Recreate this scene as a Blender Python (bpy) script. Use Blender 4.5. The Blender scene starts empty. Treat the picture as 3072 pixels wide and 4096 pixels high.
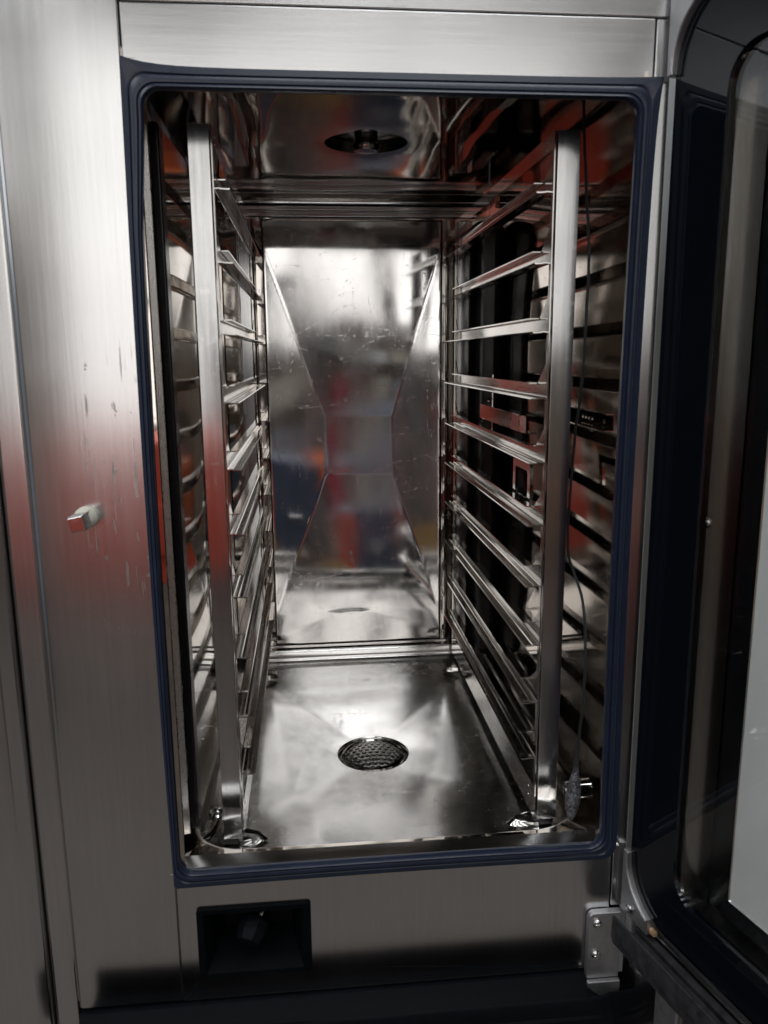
import bpy, bmesh, math, random
from mathutils import Vector, Matrix, noise
R = math.radians
rnd = random.Random(7)
sc = bpy.context.scene
COL = sc.collection

# ------------------------------------------------------------------ camera
cam_d = bpy.data.cameras.new("camera")
cam_d.sensor_fit = 'VERTICAL'; cam_d.sensor_height = 36.0
cam_d.lens = 3166.3 / 4096 * 36.0
cam_d.clip_start = 0.01; cam_d.clip_end = 100
cam = bpy.data.objects.new("camera", cam_d); COL.objects.link(cam)
cam.location = (-0.078, -0.70, 0.515)
fwd = Vector((0.09228, 0.97674, -0.19357)).normalized()
cam.rotation_euler = (fwd.to_track_quat('-Z', 'Y').to_matrix() @ Matrix.Rotation(-0.0086, 3, 'Z')).to_euler()
cam_d.dof.use_dof = True; cam_d.dof.focus_distance = 1.25; cam_d.dof.aperture_fstop = 13
sc.camera = cam

# ------------------------------------------------------------------ world, lamps, exposure
w = bpy.data.worlds.new("World"); sc.world = w; w.use_nodes = True
w.node_tree.nodes["Background"].inputs[0].default_value = (0.75, 0.82, 0.95, 1)
w.node_tree.nodes["Background"].inputs[1].default_value = 0.05
sc.view_settings.view_transform = 'Standard'; sc.view_settings.look = 'None'
sc.view_settings.exposure = 0.0; sc.view_settings.gamma = 1.0
sc.cycles.max_bounces = 14; sc.cycles.glossy_bounces = 12; sc.cycles.transmission_bounces = 10
sc.cycles.caustics_reflective = True; sc.cycles.sample_clamp_indirect = 6.0
sc.cycles.use_denoising = True

def area(name, loc, rot, sx, sy, radiance, col):
    l = bpy.data.lights.new(name, 'AREA'); l.shape = 'RECTANGLE'; l.size = sx; l.size_y = sy
    l.color = col; l.energy = radiance * math.pi * sx * sy
    o = bpy.data.objects.new(name, l); COL.objects.link(o); o.location = loc
    o.rotation_euler = rot; return o
# daylight through the workshop's tall windows behind the camera, its roof lights and an added fill row
for x, z, wd, ht, rad in [(-2.75, 1.95, .9, 1.0, 1.2), (-1.35, 1.25, 1.15, 2.35, 1.95), (-.10, 1.50, 1.15, 1.85, 1.7), (1.10, 1.50, 1.10, 1.85, 1.7)]:
    area("window_light", (x, -4.58, z), (R(90), 0, 0), wd, ht, rad, (1.0, 0.985, 0.965))
for i, y in enumerate((-3.6, -2.55, -1.5, -.45)):  # row nearest the oven is added to light the red cabinet
    for x, rad in ((-1.9, 6.0), (0.35, 5.4), (2.6, 3.4)):
        area("roof_and_fill_light", (x, y, 2.55), (0, 0, 0), 1.3, 0.5, rad, (.98, 0.99, 1.0))

area("side_fill_light", (-3.78, -1.9, 1.75), (0, R(-90), 0), 1.3, 3.4, 1.0, (.93, .96, 1.0))  # added light from the left, brightens the reflection in the door glass
# ------------------------------------------------------------------ materials
def new_mat(name):
    m = bpy.data.materials.new(name); m.use_nodes = True
    nt = m.node_tree; b = nt.nodes["Principled BSDF"]; return m, nt, b
def N(nt, t, **kw):
    n = nt.nodes.new(t)
    for k, v in kw.items():
        if k in n.inputs.keys() if hasattr(n.inputs, 'keys') else False: n.inputs[k].default_value = v
        else: setattr(n, k, v)
    return n
def mth(nt, op, a, b=None, clamp=False):
    n = nt.nodes.new('ShaderNodeMath'); n.operation = op; n.use_clamp = clamp
    for i, v in enumerate((a, b)):
        if v is None: continue
        if isinstance(v, (int, float)): n.inputs[i].default_value = v
        else: nt.links.new(v, n.inputs[i])
    return n.outputs[0]
def mapr(nt, v, a, b, c, d):
    n = nt.nodes.new('ShaderNodeMapRange'); nt.links.new(v, n.inputs[0])
    for i, x in enumerate((a, b, c, d)): n.inputs[i + 1].default_value = x
    return n.outputs[0]
def noise_n(nt, scale, detail=4, stretch=(1, 1, 1), rough=.55, dist=0.0):
    tc = nt.nodes.new('ShaderNodeTexCoord'); mp = nt.nodes.new('ShaderNodeMapping')
    mp.inputs['Scale'].default_value = stretch; nt.links.new(tc.outputs['Object'], mp.inputs[0])
    n = nt.nodes.new('ShaderNodeTexNoise'); n.inputs['Scale'].default_value = scale
    n.inputs['Detail'].default_value = detail; n.inputs['Roughness'].default_value = rough
    n.inputs['Distortion'].default_value = dist
    nt.links.new(mp.outputs[0], n.inputs['Vector']); return n.outputs[0]
def scratch_n(nt, scale, stretch, width, rot=(0, 0, 0)):
    """thin hairline scratches: contour lines of a stretched, warped noise, broken up by a second noise"""
    tc = nt.nodes.new('ShaderNodeTexCoord'); mp = nt.nodes.new('ShaderNodeMapping')
    mp.inputs['Scale'].default_value = stretch; mp.inputs['Rotation'].default_value = rot
    nt.links.new(tc.outputs['Object'], mp.inputs[0])
    n = nt.nodes.new('ShaderNodeTexNoise'); n.inputs['Scale'].default_value = scale
    n.inputs['Detail'].default_value = 1.5; n.inputs['Distortion'].default_value = .6
    nt.links.new(mp.outputs[0], n.inputs['Vector'])
    d = mth(nt, 'ABSOLUTE', mth(nt, 'SUBTRACT', n.outputs[0], .5))
    line = mapr(nt, d, 0, width, 1, 0)
    brk = noise_n(nt, scale * 3.1, 2)
    return mth(nt, 'MULTIPLY', line, mapr(nt, brk, .5, .62, 0, 1), True)

def steel(name, col, rough, var=.1, streak=(1, 1, 1), streak_scale=60, streak_amt=.1, bump=.02, scratches=0.0,
          aniso=0.0, spots=0.0, wav=0.0, wav_scale=6, region=None):
    m, nt, b = new_mat(name)
    b.inputs['Metallic'].default_value = 1
    grain = noise_n(nt, streak_scale, 5, streak, .65)
    cloud = noise_n(nt, 7, 4)
    r = mth(nt, 'ADD', mapr(nt, cloud, .3, .7, rough * (1 - var * 2), rough * (1 + var * 2)),
            mapr(nt, grain, .25, .75, -streak_amt * rough, streak_amt * rough))
    mixc = nt.nodes.new('ShaderNodeMix'); mixc.data_type = 'RGBA'
    mixc.inputs[6].default_value = (*[c * .90 for c in col], 1); mixc.inputs[7].default_value = (*[min(1, c * 1.08) for c in col], 1)
    nt.links.new(mapr(nt, mth(nt, 'ADD', mth(nt, 'MULTIPLY', grain, .6), mth(nt, 'MULTIPLY', cloud, .4)), .3, .7, 0, 1), mixc.inputs[0])
    colout = mixc.outputs[2]
    height = grain
    if scratches:
        s1 = scratch_n(nt, 60, (1, .08, .10), .010, (.2, .1, .5)); s2 = scratch_n(nt, 55, (.08, 1, .1), .008, (.1, .3, -.6))
        s3 = scratch_n(nt, 40, (.12, .10, 1), .008, (.5, .2, .3))
        s = mth(nt, 'MAXIMUM', mth(nt, 'MAXIMUM', s1, s2), s3)
        r = mth(nt, 'ADD', r, mth(nt, 'MULTIPLY', s, scratches))
        height = mth(nt, 'ADD', mth(nt, 'MULTIPLY', grain, .5), mth(nt, 'MULTIPLY', s, -.15))
    if spots:
        v = noise_n(nt, 95, 3, (1, 1, .45)); c2 = noise_n(nt, 9, 3, (1.5, 1.5, .6))
        sp = mth(nt, 'MULTIPLY', mapr(nt, v, .66, .70, 0, 1), mapr(nt, c2, .52, .60, 0, 1), True)
        if region:
            tc = nt.nodes.new('ShaderNodeTexCoord'); sx = nt.nodes.new('ShaderNodeSeparateXYZ'); nt.links.new(tc.outputs['Object'], sx.inputs[0])
            dx = mth(nt, 'ABSOLUTE', mth(nt, 'SUBTRACT', sx.outputs[0], region[0])); dz = mth(nt, 'ABSOLUTE', mth(nt, 'SUBTRACT', sx.outputs[2], region[1]))
            reg = mth(nt, 'MULTIPLY', mapr(nt, dx, region[2] * .6, region[2], 1, 0), mapr(nt, dz, region[3] * .5, region[3], 1, 0), True)
            drip = mth(nt, 'MULTIPLY', mapr(nt, noise_n(nt, 330, 2, (1, 1, .035), .4, .5), .61, .66, 0, 1), mapr(nt, noise_n(nt, 30, 3, (1, 1, .5)), .47, .60, 0, 1), True)
            blot = mth(nt, 'MULTIPLY', mapr(nt, noise_n(nt, 150, 4, (1, 1, .5)), .62, .66, 0, 1), mapr(nt, noise_n(nt, 22, 2), .52, .58, 0, 1), True)
            sp = mth(nt, 'MULTIPLY', mth(nt, 'MAXIMUM', drip, blot), reg, True)
        mx = nt.nodes.new('ShaderNodeMix'); mx.data_type = 'RGBA'
        nt.links.new(mth(nt, 'MULTIPLY', sp, spots), mx.inputs[0]); nt.links.new(colout, mx.inputs[6])
        mx.inputs[7].default_value = (.11, .085, .05, 1); colout = mx.outputs[2]
        r = mth(nt, 'ADD', r, mth(nt, 'MULTIPLY', sp, .3))
    nt.links.new(colout, b.inputs['Base Color'])
    nt.links.new(r, b.inputs['Roughness'])
    bp = nt.nodes.new('ShaderNodeBump'); bp.inputs['Strength'].default_value = bump; bp.inputs['Distance'].default_value = .002
    nt.links.new(height, bp.inputs['Height'])
    if wav:
        b2 = nt.nodes.new('ShaderNodeBump'); b2.inputs['Strength'].default_value = 1; b2.inputs['Distance'].default_value = wav
        nt.links.new(noise_n(nt, wav_scale, 1), b2.inputs['Height']); nt.links.new(b2.outputs[0], bp.inputs['Normal'])
    nt.links.new(bp.outputs[0], b.inputs['Normal'])
    return m

def plain(name, col, rough=.5, spec=.5, bump=.0, bscale=200, var=.0, metallic=0, coat=0):
    m, nt, b = new_mat(name)
    b.inputs['Roughness'].default_value = rough; b.inputs['Metallic'].default_value = metallic
    b.inputs['Specular IOR Level'].default_value = spec; b.inputs['Coat Weight'].default_value = coat
    nz = noise_n(nt, bscale * .12, 5)
    mx = nt.nodes.new('ShaderNodeMix'); mx.data_type = 'RGBA'; nt.links.new(mapr(nt, nz, .3, .7, 0, 1), mx.inputs[0])
    mx.inputs[6].default_value = (*[c * (1 - var) for c in col], 1); mx.inputs[7].default_value = (*[c * (1 + var) for c in col], 1)
    nt.links.new(mx.outputs[2], b.inputs['Base Color'])
    nt.links.new(mapr(nt, nz, .3, .7, rough * .85, min(1, rough * 1.15)), b.inputs['Roughness'])
    if bump:
        bp = nt.nodes.new('ShaderNodeBump'); bp.inputs['Strength'].default_value = bump; bp.inputs['Distance'].default_value = .001
        nt.links.new(noise_n(nt, bscale, 4), bp.inputs['Height']); nt.links.new(bp.outputs[0], b.inputs['Normal'])
    return m

M = {}
M['brushed'] = steel('brushed_steel', (.65, .65, .65), .20, .06, (1, 1, .02), 300, .08, .010, 0, 0, 0, .0012, 3.5)
M['brushed_left'] = steel('stained_brushed_steel', (.65, .65, .65), .20, .06, (1, 1, .02), 300, .08, .010, 0, 0, .6, .0008, 4, region=(-.246, .39, .03, .15))
M['brushed_h'] = steel('brushed_steel_side_grain', (.65, .65, .65), .22, .06, (.03, 1, 1), 300, .08, .010, 0, 0, 0, .0030, 3.0)
M['mirror'] = steel('polished_chamber_steel', (.57, .53, .49), .045, .2, (1, 1, .3), 60, .2, .006, .06)
M['plate'] = steel('polished_guard_plate_steel', (.67, .655, .645), .075, .35, (1, 1, .3), 60, .2, .006, .14, 0)
M['floor'] = steel('worn_chamber_floor_steel', (.66, .65, .635), .165, .10, (1, 1, 1), 50, .14, .006, .11, 0)
M['rack'] = steel('rack_steel', (.49, .475, .455), .10, .1, (1, .06, 1), 300, .15, .01, .05)
M['post'] = steel('rack_post_steel', (.66, .66, .66), .13, .08, (1, 1, .04), 300, .12, .008, .06)
M['chrome'] = steel('bright_chrome', (.75, .74, .73), .06, .1)
M['cast'] = plain('cast_aluminium', (.42, .42, .43), .38, .5, .25, 900, .08, .85)
M['gasket'] = plain('blue_silicone_rubber', (.015, .023, .046), .33, .5, .05, 500, .12)
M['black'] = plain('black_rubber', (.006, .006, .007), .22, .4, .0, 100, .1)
M['blackplastic'] = plain('black_plastic', (.005, .006, .008), .45, .05, .12, 700, .15)
M['recess'] = plain('dull_black_plastic', (.003, .004, .005), .6, .03, .05, 700, .15)
M['cable'] = plain('dark_braided_cable', (.016, .018, .02), .55, .5, .8, 1500, .3)
M['white'] = plain('white_enamel', (.86, .90, .91), .55, .4, .02, 300, .02)
M['whiteplastic'] = plain('ivory_plastic', (.62, .61, .52), .45, .4, .05, 300, .12)

def speckled():
    m, nt, b = new_mat('speckled_grey_plastic'); b.inputs['Roughness'].default_value = .55
    n1 = noise_n(nt, 380, 6, (1, 1, 1), .75); n2 = noise_n(nt, 60, 3)
    f = mapr(nt, mth(nt, 'ADD', mth(nt, 'MULTIPLY', n1, .8), mth(nt, 'MULTIPLY', n2, .2)), .46, .58, 0, 1)
    mx = nt.nodes.new('ShaderNodeMix'); mx.data_type = 'RGBA'; nt.links.new(f, mx.inputs[0])
    mx.inputs[6].default_value = (.020, .020, .024, 1); mx.inputs[7].default_value = (.17, .17, .19, 1)
    nt.links.new(mx.outputs[2], b.inputs['Base Color']); return m
M['speckled'] = speckled()

def glass():
    m, nt, b = new_mat('clear_door_glass')
    b.inputs['Base Color'].default_value = (.99, 1, 1, 1); b.inputs['Roughness'].default_value = .0
    b.inputs['Transmission Weight'].default_value = 1; b.inputs['IOR'].default_value = 1.46
    nt.links.new(mapr(nt, noise_n(nt, 8, 3), .3, .7, 0.0, .02), b.inputs['Roughness'])
    return m
M['glass'] = glass()
M['glassprint'] = plain('black_printed_glass', (.0035, .0055, .0085), .035, .5, 0, 60, .1)
M['red'] = plain('red_paint', (.88, .12, .07), .5, .5, .02, 60, .15)
M['orange'] = plain('orange_paint', (.80, .16, .035), .45, .4, .02, 60, .1)
M['pink'] = plain('pink_cloth', (.60, .06, .12), .8, .3, .2, 400, .1)
M['blue'] = plain('blue_plastic', (.05, .10, .26), .45, .4, .02, 60, .1)
M['bin'] = plain('dull_blue_plastic', (.07, .09, .14), .5, .4, .02, 60, .1)
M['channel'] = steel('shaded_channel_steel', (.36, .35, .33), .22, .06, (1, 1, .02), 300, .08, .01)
M['speckled_dark'] = plain('dusty_black_plastic', (.030, .030, .034), .6, .3, .5, 900, .5)
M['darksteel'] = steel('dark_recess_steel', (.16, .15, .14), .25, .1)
M['brown_mirror'] = steel('dark_brown_chamber_steel', (.46, .415, .37), .05, .2, (1, 1, .3), 60, .2, .006, .06)  # darker, browner copy of the chamber steel for ceiling and right wall
M['wood'] = plain('pale_plywood', (.50, .31, .12), .6, .3, .05, 90, .2)
M['grey'] = plain('grey_paint', (.20, .195, .19), .5, .4, .02, 60, .15)
M['dark'] = plain('charcoal_cloth', (.035, .03, .03), .85, .3, .2, 300, .2)
M['skin'] = plain('skin', (.45, .27, .19), .5, .4, .05, 300, .1)
M['concrete'] = plain('dark_concrete', (.145, .128, .115), .7, .4, .2, 60, .3)
M['cream'] = plain('cream_wall_paint', (.62, .58, .50), .7, .3, .05, 60, .06)
M['brown'] = plain('brown_wall_paint', (.30, .25, .20), .7, .3, .05, 60, .15)
M['bluegrey'] = plain('blue_grey_wall_paint', (.30, .34, .40), .7, .3, .05, 60, .1)
M['cast_strip'] = steel('worn_flange_steel', (.62, .60, .58), .30, .1, (1, 1, .3), 500, .2, .05)
M['rust'] = plain('rusty_residue', (.42, .28, .16), .8, .3, .6, 900, .5)

# ------------------------------------------------------------------ object helpers
def link(name, me, mat, parent=None, loc=None, rot=None):
    o = bpy.data.objects.new(name, me); COL.objects.link(o)
    if mat is not None and not me.materials: me.materials.append(mat)
    if parent is not None: o.parent = parent
    if loc is not None: o.location = loc
    if rot is not None: o.rotation_euler = rot
    return o
def tag(o, label=None, cat=None, group=None, kind=None):
    if label: o['label'] = label
    if cat: o['category'] = cat
    if group: o['group'] = group
    if kind: o['kind'] = kind
    return o
def empty(name, loc, label, cat, group=None, rot=(0, 0, 0)):
    o = bpy.data.objects.new(name, None); COL.objects.link(o); o.location = loc; o.rotation_euler = rot
    o.empty_display_size = .05
    return tag(o, label, cat, group)

class MB:
    def __init__(s): s.v = []; s.f = []
    def add(s, vs, fs):
        n = len(s.v); s.v += [tuple(v) for v in vs]; s.f += [tuple(n + i for i in f) for f in fs]; return s
    def box(s, x0, x1, y0, y1, z0, z1):
        vs = [(x, y, z) for z in (z0, z1) for y in (y0, y1) for x in (x0, x1)]
        return s.add(vs, [(0, 2, 3, 1), (4, 5, 7, 6), (0, 1, 5, 4), (2, 6, 7, 3), (0, 4, 6, 2), (1, 3, 7, 5)])
    def prism(s, pts, a, b, ax):
        """polygon pts (2D) extruded from a to b along axis ax (0,1,2)"""
        n = len(pts)
        def P(p, t):
            return {0: (t, p[0], p[1]), 1: (p[0], t, p[1]), 2: (p[0], p[1], t)}[ax]
        vs = [P(p, a) for p in pts] + [P(p, b) for p in pts]
        fs = [tuple(range(n))[::-1], tuple(range(n, 2 * n))] + [(i, (i + 1) % n, n + (i + 1) % n, n + i) for i in range(n)]
        return s.add(vs, fs)
    def loops(s, loops, closed=True, cap0=False, cap1=False):
        n = len(loops[0]); vs = [p for l in loops for p in l]; fs = []
        for k in range(len(loops) - 1):
            for i in range(n if closed else n - 1):
                j = (i + 1) % n; fs.append((k * n + i, k * n + j, (k + 1) * n + j, (k + 1) * n + i))
        if cap0: fs.append(tuple(range(n))[::-1])
        if cap1: fs.append(tuple(range((len(loops) - 1) * n, len(loops) * n)))
        return s.add(vs, fs)
    def lathe(s, prof, c=(0, 0, 0), ax='z', n=24, cap=True):
        L = []
        for r, h in prof:
            l = []
            for i in range(n):
                a = 2 * math.pi * i / n; u, v = r * math.cos(a), r * math.sin(a)
                p = {'z': (u, v, h), 'y': (u, h, v), 'x': (h, u, v)}[ax]
                l.append((p[0] + c[0], p[1] + c[1], p[2] + c[2]))
            L.append(l)
        return s.loops(L, True, cap, cap)
    def tube(s, pts, r, n=8, closed=False):
        pts = [Vector(p) for p in pts]; L = []
        up = Vector((.12, .3, 1)).normalized()
        for i, p in enumerate(pts):
            a = pts[max(i - 1, 0)]; b = pts[min(i + 1, len(pts) - 1)]; t = (b - a).normalized()
            if abs(t.dot(up)) > .97: up = Vector((1, .1, 0)).normalized()
            u = t.cross(up).normalized(); v = t.cross(u)
            rr = r[i] if isinstance(r, (list, tuple)) else r
            L.append([p + (u * math.cos(2 * math.pi * k / n) + v * math.sin(2 * math.pi * k / n)) * rr for k in range(n)])
        return s.loops(L, True, True, True)
    def build(s, name, mat, parent=None, smooth=False, bevel=0, seg=2, loc=None, rot=None, weld=True):
        me = bpy.data.meshes.new(name); me.from_pydata(s.v, [], s.f)
        bm = bmesh.new(); bm.from_mesh(me)
        if weld: bmesh.ops.remove_doubles(bm, verts=bm.verts, dist=1e-6)
        bmesh.ops.recalc_face_normals(bm, faces=bm.faces)
        if smooth:
            for f in bm.faces: f.smooth = True
            for e in bm.edges:
                if len(e.link_faces) == 2 and e.calc_face_angle(0) > R(38): e.smooth = False
        bm.to_mesh(me); bm.free()
        o = link(name, me, mat, parent, loc, rot)
        if bevel:
            b = o.modifiers.new("bevel", 'BEVEL'); b.width = bevel; b.segments = seg; b.limit_method = 'ANGLE'; b.angle_limit = R(30)
            b.harden_normals = True
            for p in me.polygons: p.use_smooth = True
        return o
def box(name, x0, x1, y0, y1, z0, z1, mat, parent=None, bevel=0, seg=2): return MB().box(x0, x1, y0, y1, z0, z1).build(name, mat, parent, bevel=bevel, seg=seg)

def rrect(x0, x1, z0, z1, r, n=8):
    """rounded rectangle in 2D, r = (bl, br, tr, tl)"""
    if not isinstance(r, (list, tuple)): r = (r,) * 4
    out = []
    for (cx, cz, a0, rr) in ((x0 + r[0], z0 + r[0], 180, r[0]), (x1 - r[1], z0 + r[1], 270, r[1]), (x1 - r[2], z1 - r[2], 0, r[2]), (x0 + r[3], z1 - r[3], 90, r[3])):
        for i in range(n + 1):
            a = R(a0 + 90 * i / n); out.append((cx + rr * math.cos(a), cz + rr * math.sin(a)))
    return out
def densify(pts, step):
    out = []
    for i in range(len(pts)):
        a = Vector(pts[i]); b = Vector(pts[(i + 1) % len(pts)]); k = max(1, int((b - a).length / step))
        out += [tuple(a.lerp(b, j / k)) for j in range(k)]
    return out
def wob(x, y, z, s, a): return a * noise.noise(Vector((x * s, y * s, z * s)))
def grid_sheet(name, fn, nu, nv, mat, parent, smooth=True):
    vs = [fn(i / nu, j / nv) for j in range(nv + 1) for i in range(nu + 1)]
    fs = [(j * (nu + 1) + i, j * (nu + 1) + i + 1, (j + 1) * (nu + 1) + i + 1, (j + 1) * (nu + 1) + i) for j in range(nv) for i in range(nu)]
    me = bpy.data.meshes.new(name); me.from_pydata(vs, [], fs)
    if smooth:
        for p in me.polygons: p.use_smooth = True
    return link(name, me, mat, parent)

def screw(parent, p, ax, r=.0045, name='screw', mat='chrome'):
    """cross-head screw: domed head with a cut cross; ax = outward normal"""
    mb = MB(); n = 20
    prof = [(r, 0), (r, r * .25), (r * .8, r * .5), (r * .45, r * .62)]
    mb.lathe(prof, n=n)
    mb.box(-r * .5, r * .5, -r * .09, r * .09, r * .55, r * .70); mb.box(-r * .09, r * .09, -r * .5, r * .5, r * .552, r * .702)
    o = mb.build(name, M[mat], parent, smooth=True, weld=False)
    o.location = p; o.rotation_euler = Vector(ax).to_track_quat('Z', 'Y').to_euler(); return o

# ================================================================== WORKSHOP BEHIND THE CAMERA (seen only mirrored in the steel)
FZ = -0.95
MB().box(-6, 6, -4.7, 3, FZ - .05, FZ).build('floor', M['concrete']); tag(bpy.data.objects['floor'], kind='structure')
wl = MB(); wl.box(-6, 6, -4.8, -4.7, FZ, 2.8)
tag(wl.build('wall', M['brown']), kind='structure')
tag(MB().box(-6, 6, -4.8, 1.2, 2.75, 2.8).build('ceiling', M['grey']), kind='structure')
tag(MB().box(-3.9, -3.8, -4.7, 3, FZ, 2.75).build('wall', M['bluegrey']), kind='structure')
tag(MB().box(3.8, 3.9, -4.7, 3, FZ, 2.75).build('wall', M['brown']), kind='structure')
# window frames with glazing bars stand just in front of the daylight
wf = MB()
for x, wd, z0, z1 in ((-2.75, .9, 1.45, 2.45), (-1.35, 1.15, .07, 2.43), (-.10, 1.15, .57, 2.43), (1.10, 1.10, .57, 2.43)):
    for dx in (-.5, .0, .5): wf.box(x + dx * wd - .03, x + dx * wd + .03, -4.56, -4.50, z0, z1)
    k = 2 if z1 - z0 < 1.6 else 3
    for i in range(k + 1): z = z0 + (z1 - z0) * i / k; wf.box(x - wd / 2 - .03, x + wd / 2 + .03, -4.555, -4.505, z - .025, z + .025)
tag(wf.build('window_bars', M['grey']), kind='structure')
rb = MB()
for y in (-4.15, -3.08, -2.02, -.95): rb.box(-6, 6, y - .07, y + .07, 2.30, 2.72)
for x in (-3.0, -.78, 1.48, 3.7): rb.box(x - .06, x + .06, -4.5, .3, 2.42, 2.70)
tag(rb.build('roof_beams', M['dark']), kind='structure')

def wheelbox(name, x0, x1, y0, y1, z0, z1, mat, label, cat, shelf=0, panel='grey'):
    t = empty(name, ((x0 + x1) / 2, (y0 + y1) / 2, z0), label, cat)
    hx, hy, h = (x1 - x0) / 2, (y1 - y0) / 2, z1 - z0
    box('body', -hx, hx, -hy, hy, .08, h, M[mat], t, .012)
    box('panel', -hx * .8, hx * .8, hy + .002, hy + .02, .2, h * .62, M[panel], t, .004)
    box('handle', -hx * .3, hx * .3, hy + .02, hy + .045, h * .75, h * .75 + .025, M['chrome'], t, .005)
    for sx in (-1, 1):
        for sy in (-1, 1): MB().lathe([(.038, -.015), (.04, 0), (.038, .015)], (sx * hx * .8, sy * hy * .8, .04), 'x', 16).build('wheel', M['black'], t, True)
    return t
wheelbox('tool_cabinet', -1.30, -.40, -2.75, -2.3, -.42, .21, 'red', 'red wheeled tool cabinet mirrored as a red blur in the left steel panel', 'cabinet', panel='red')
wheelbox('floor_cleaning_machine', -2.3, -1.55, -2.6, -2.1, FZ, -.1, 'grey', 'grey floor machine mirrored beside the red cabinet', 'machine')
wheelbox('blue_bin', .16, .44, -2.5, -2.1, FZ, -.02, 'bin', 'blue plastic bin mirrored at the right of the back plate', 'bin', panel='bin')
wheelbox('orange_trolley', .50, .95, -3.3, -2.9, FZ, -.12, 'orange', 'orange trolley mirrored in the chamber ceiling', 'trolley', panel='red')
wheelbox('white_appliance', -.42, -.12, -3.75, -3.35, FZ, .25, 'white', 'white appliance mirrored in the middle of the back plate', 'appliance')
t = empty('round_board', (.02, -2.0, FZ), 'round plywood board beside the blue bin, mirrored low in the back plate', 'board')
o = MB().lathe([(.002, -.01), (.11, -.01), (.11, .01), (.002, .01)], (0, 0, 0), 'y', 40).build('disc', M['wood'], t, True); o.location = (0, 0, .52)
box('leg', -.08, -.05, -.03, -.011, 0, .45, M['wood'], t, .003); box('leg', .05, .08, -.03, -.011, 0, .45, M['wood'], t, .003)
t = empty('hanging_cloth', (.10, -3.96, .0), 'bright pink cloth hanging in front of the shelving, mirrored', 'cloth')
grid_sheet('cloth', lambda u, v: (-.04 + .08 * u + .02 * v, .01 * math.sin(9 * u), .05 - .34 * v), 8, 8, M['pink'], t)
t = empty('shelving', (.30, -4.2, FZ), 'dark metal shelving with boxes mirrored in the back plate', 'shelving')
for x in (-.9, 0, .9): box('post', x - .02, x + .02, -.02, .02, 0, 1.48, M['bluegrey'], t)
for z in (.3, .7, 1.1, 1.45): box('shelf', -.92, .92, -.2, .2, z, z + .03, M['grey'], t)
for j, z0 in enumerate((.33, .73, 1.13)):
    x = -.88
    while x < .80:
        wd = .06 + .13 * rnd.random(); hh = .08 + .24 * rnd.random()
        box('carton', x, x + wd, -.1 + .05 * rnd.random(), .15 + .04 * rnd.random(), z0, z0 + hh, M[rnd.choice(('wood', 'dark', 'bluegrey', 'cream', 'white', 'white', 'bluegrey', 'brown', 'cream', 'cream', 'pink', 'orange', 'grey'))], t, .006)
        x += wd + .02 + .05 * rnd.random()
for k in range(9):
    x = -.55 + .17 * k + .05 * rnd.random(); y = -2.9 - .5 * rnd.random(); hh = .35 + .45 * rnd.random(); wd = .10 + .06 * rnd.random()
    if .1 < x < .5 or x < -.3: y -= .4
    bc = ('grey', 'white', 'brown', 'cream', 'red', 'bluegrey')[k % 6]; lc = ('bluegrey', 'dark', 'cream', 'grey')[(k + k // 6) % 4]
    nm = {'grey': 'grey', 'bluegrey': 'blue-grey', 'brown': 'brown', 'cream': 'cream', 'orange': 'orange', 'red': 'red', 'white': 'white', 'dark': 'charcoal'}
    c = empty('storage_crate', (x, y, FZ), nm[bc] + ' storage crate with a ' + nm[lc] + ' lid, mirrored dimly in the back plate', 'crate', 'crates behind the camera')
    box('body', -wd / 2, wd / 2, -.15, .15, 0, hh, M[bc], c, .01)
    box('lid', -wd / 2 - .005, wd / 2 + .005, -.155, .155, hh + .001, hh + .03, M[lc], c, .005)
# the photographer, a dark upright figure mirrored left of centre
t = empty('person', (-.16, -2.75, FZ), 'person in dark clothes leaning in with arms raised to take the picture, mirrored', 'person')
def body(name, nodes, edges, mat, parent):
    me = bpy.data.meshes.new(name); me.from_pydata([n[:3] for n in nodes], edges, [])
    o = link(name, me, mat, parent); sk = o.modifiers.new('skin', 'SKIN'); sk.use_smooth_shade = True
    for i, n in enumerate(nodes): me.skin_vertices[0].data[i].radius = (n[3], n[3] * (n[4] if len(n) > 4 else 1))
    me.skin_vertices[0].data[0].use_root = True
    o.modifiers.new('sub', 'SUBSURF').levels = 2; o.modifiers['sub'].render_levels = 2; return o
nod = [(0, 0, .95, .13, .8), (0, 0, 1.15, .13, .75), (0, 0, 1.38, .15, .7), (0, .02, 1.50, .06), (0, .04, 1.62, .085, 1.1), (0, .04, 1.72, .07),
       (-.2, 0, 1.42, .06), (-.27, .12, 1.2, .05), (-.15, .32, 1.36, .038), (.2, 0, 1.42, .06), (.27, .12, 1.2, .05), (.12, .32, 1.36, .038),
       (-.1, 0, .88, .1), (-.11, .02, .5, .075), (-.11, 0, .06, .05), (.1, 0, .88, .1), (.11, .02, .5, .075), (.11, 0, .06, .05)]
b0 = None
try:
    me = bpy.data.meshes.new('body'); me.from_pydata([n[:3] for n in nod], [(0, 1), (1, 2), (2, 3), (3, 4), (4, 5), (2, 6), (6, 7), (7, 8), (2, 9), (9, 10), (10, 11), (0, 12), (12, 13), (13, 14), (0, 15), (15, 16), (16, 17)], [])
    o = link('body', me, M['grey'], t)
    sk = o.modifiers.new('skin', 'SKIN')
    if not me.skin_vertices:
        bm = bmesh.new(); bm.from_mesh(me); bm.verts.layers.skin.verify(); bm.to_mesh(me); bm.free()
    for i, n in enumerate(nod): me.skin_vertices[0].data[i].radius = (n[3], n[3] * (n[4] if len(n) > 4 else 1))
    me.skin_vertices[0].data[0].use_root = True
    sb = o.modifiers.new('sub', 'SUBSURF'); sb.levels = 2; sb.render_levels = 2
except Exception as e:
    print('person body', e)

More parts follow.
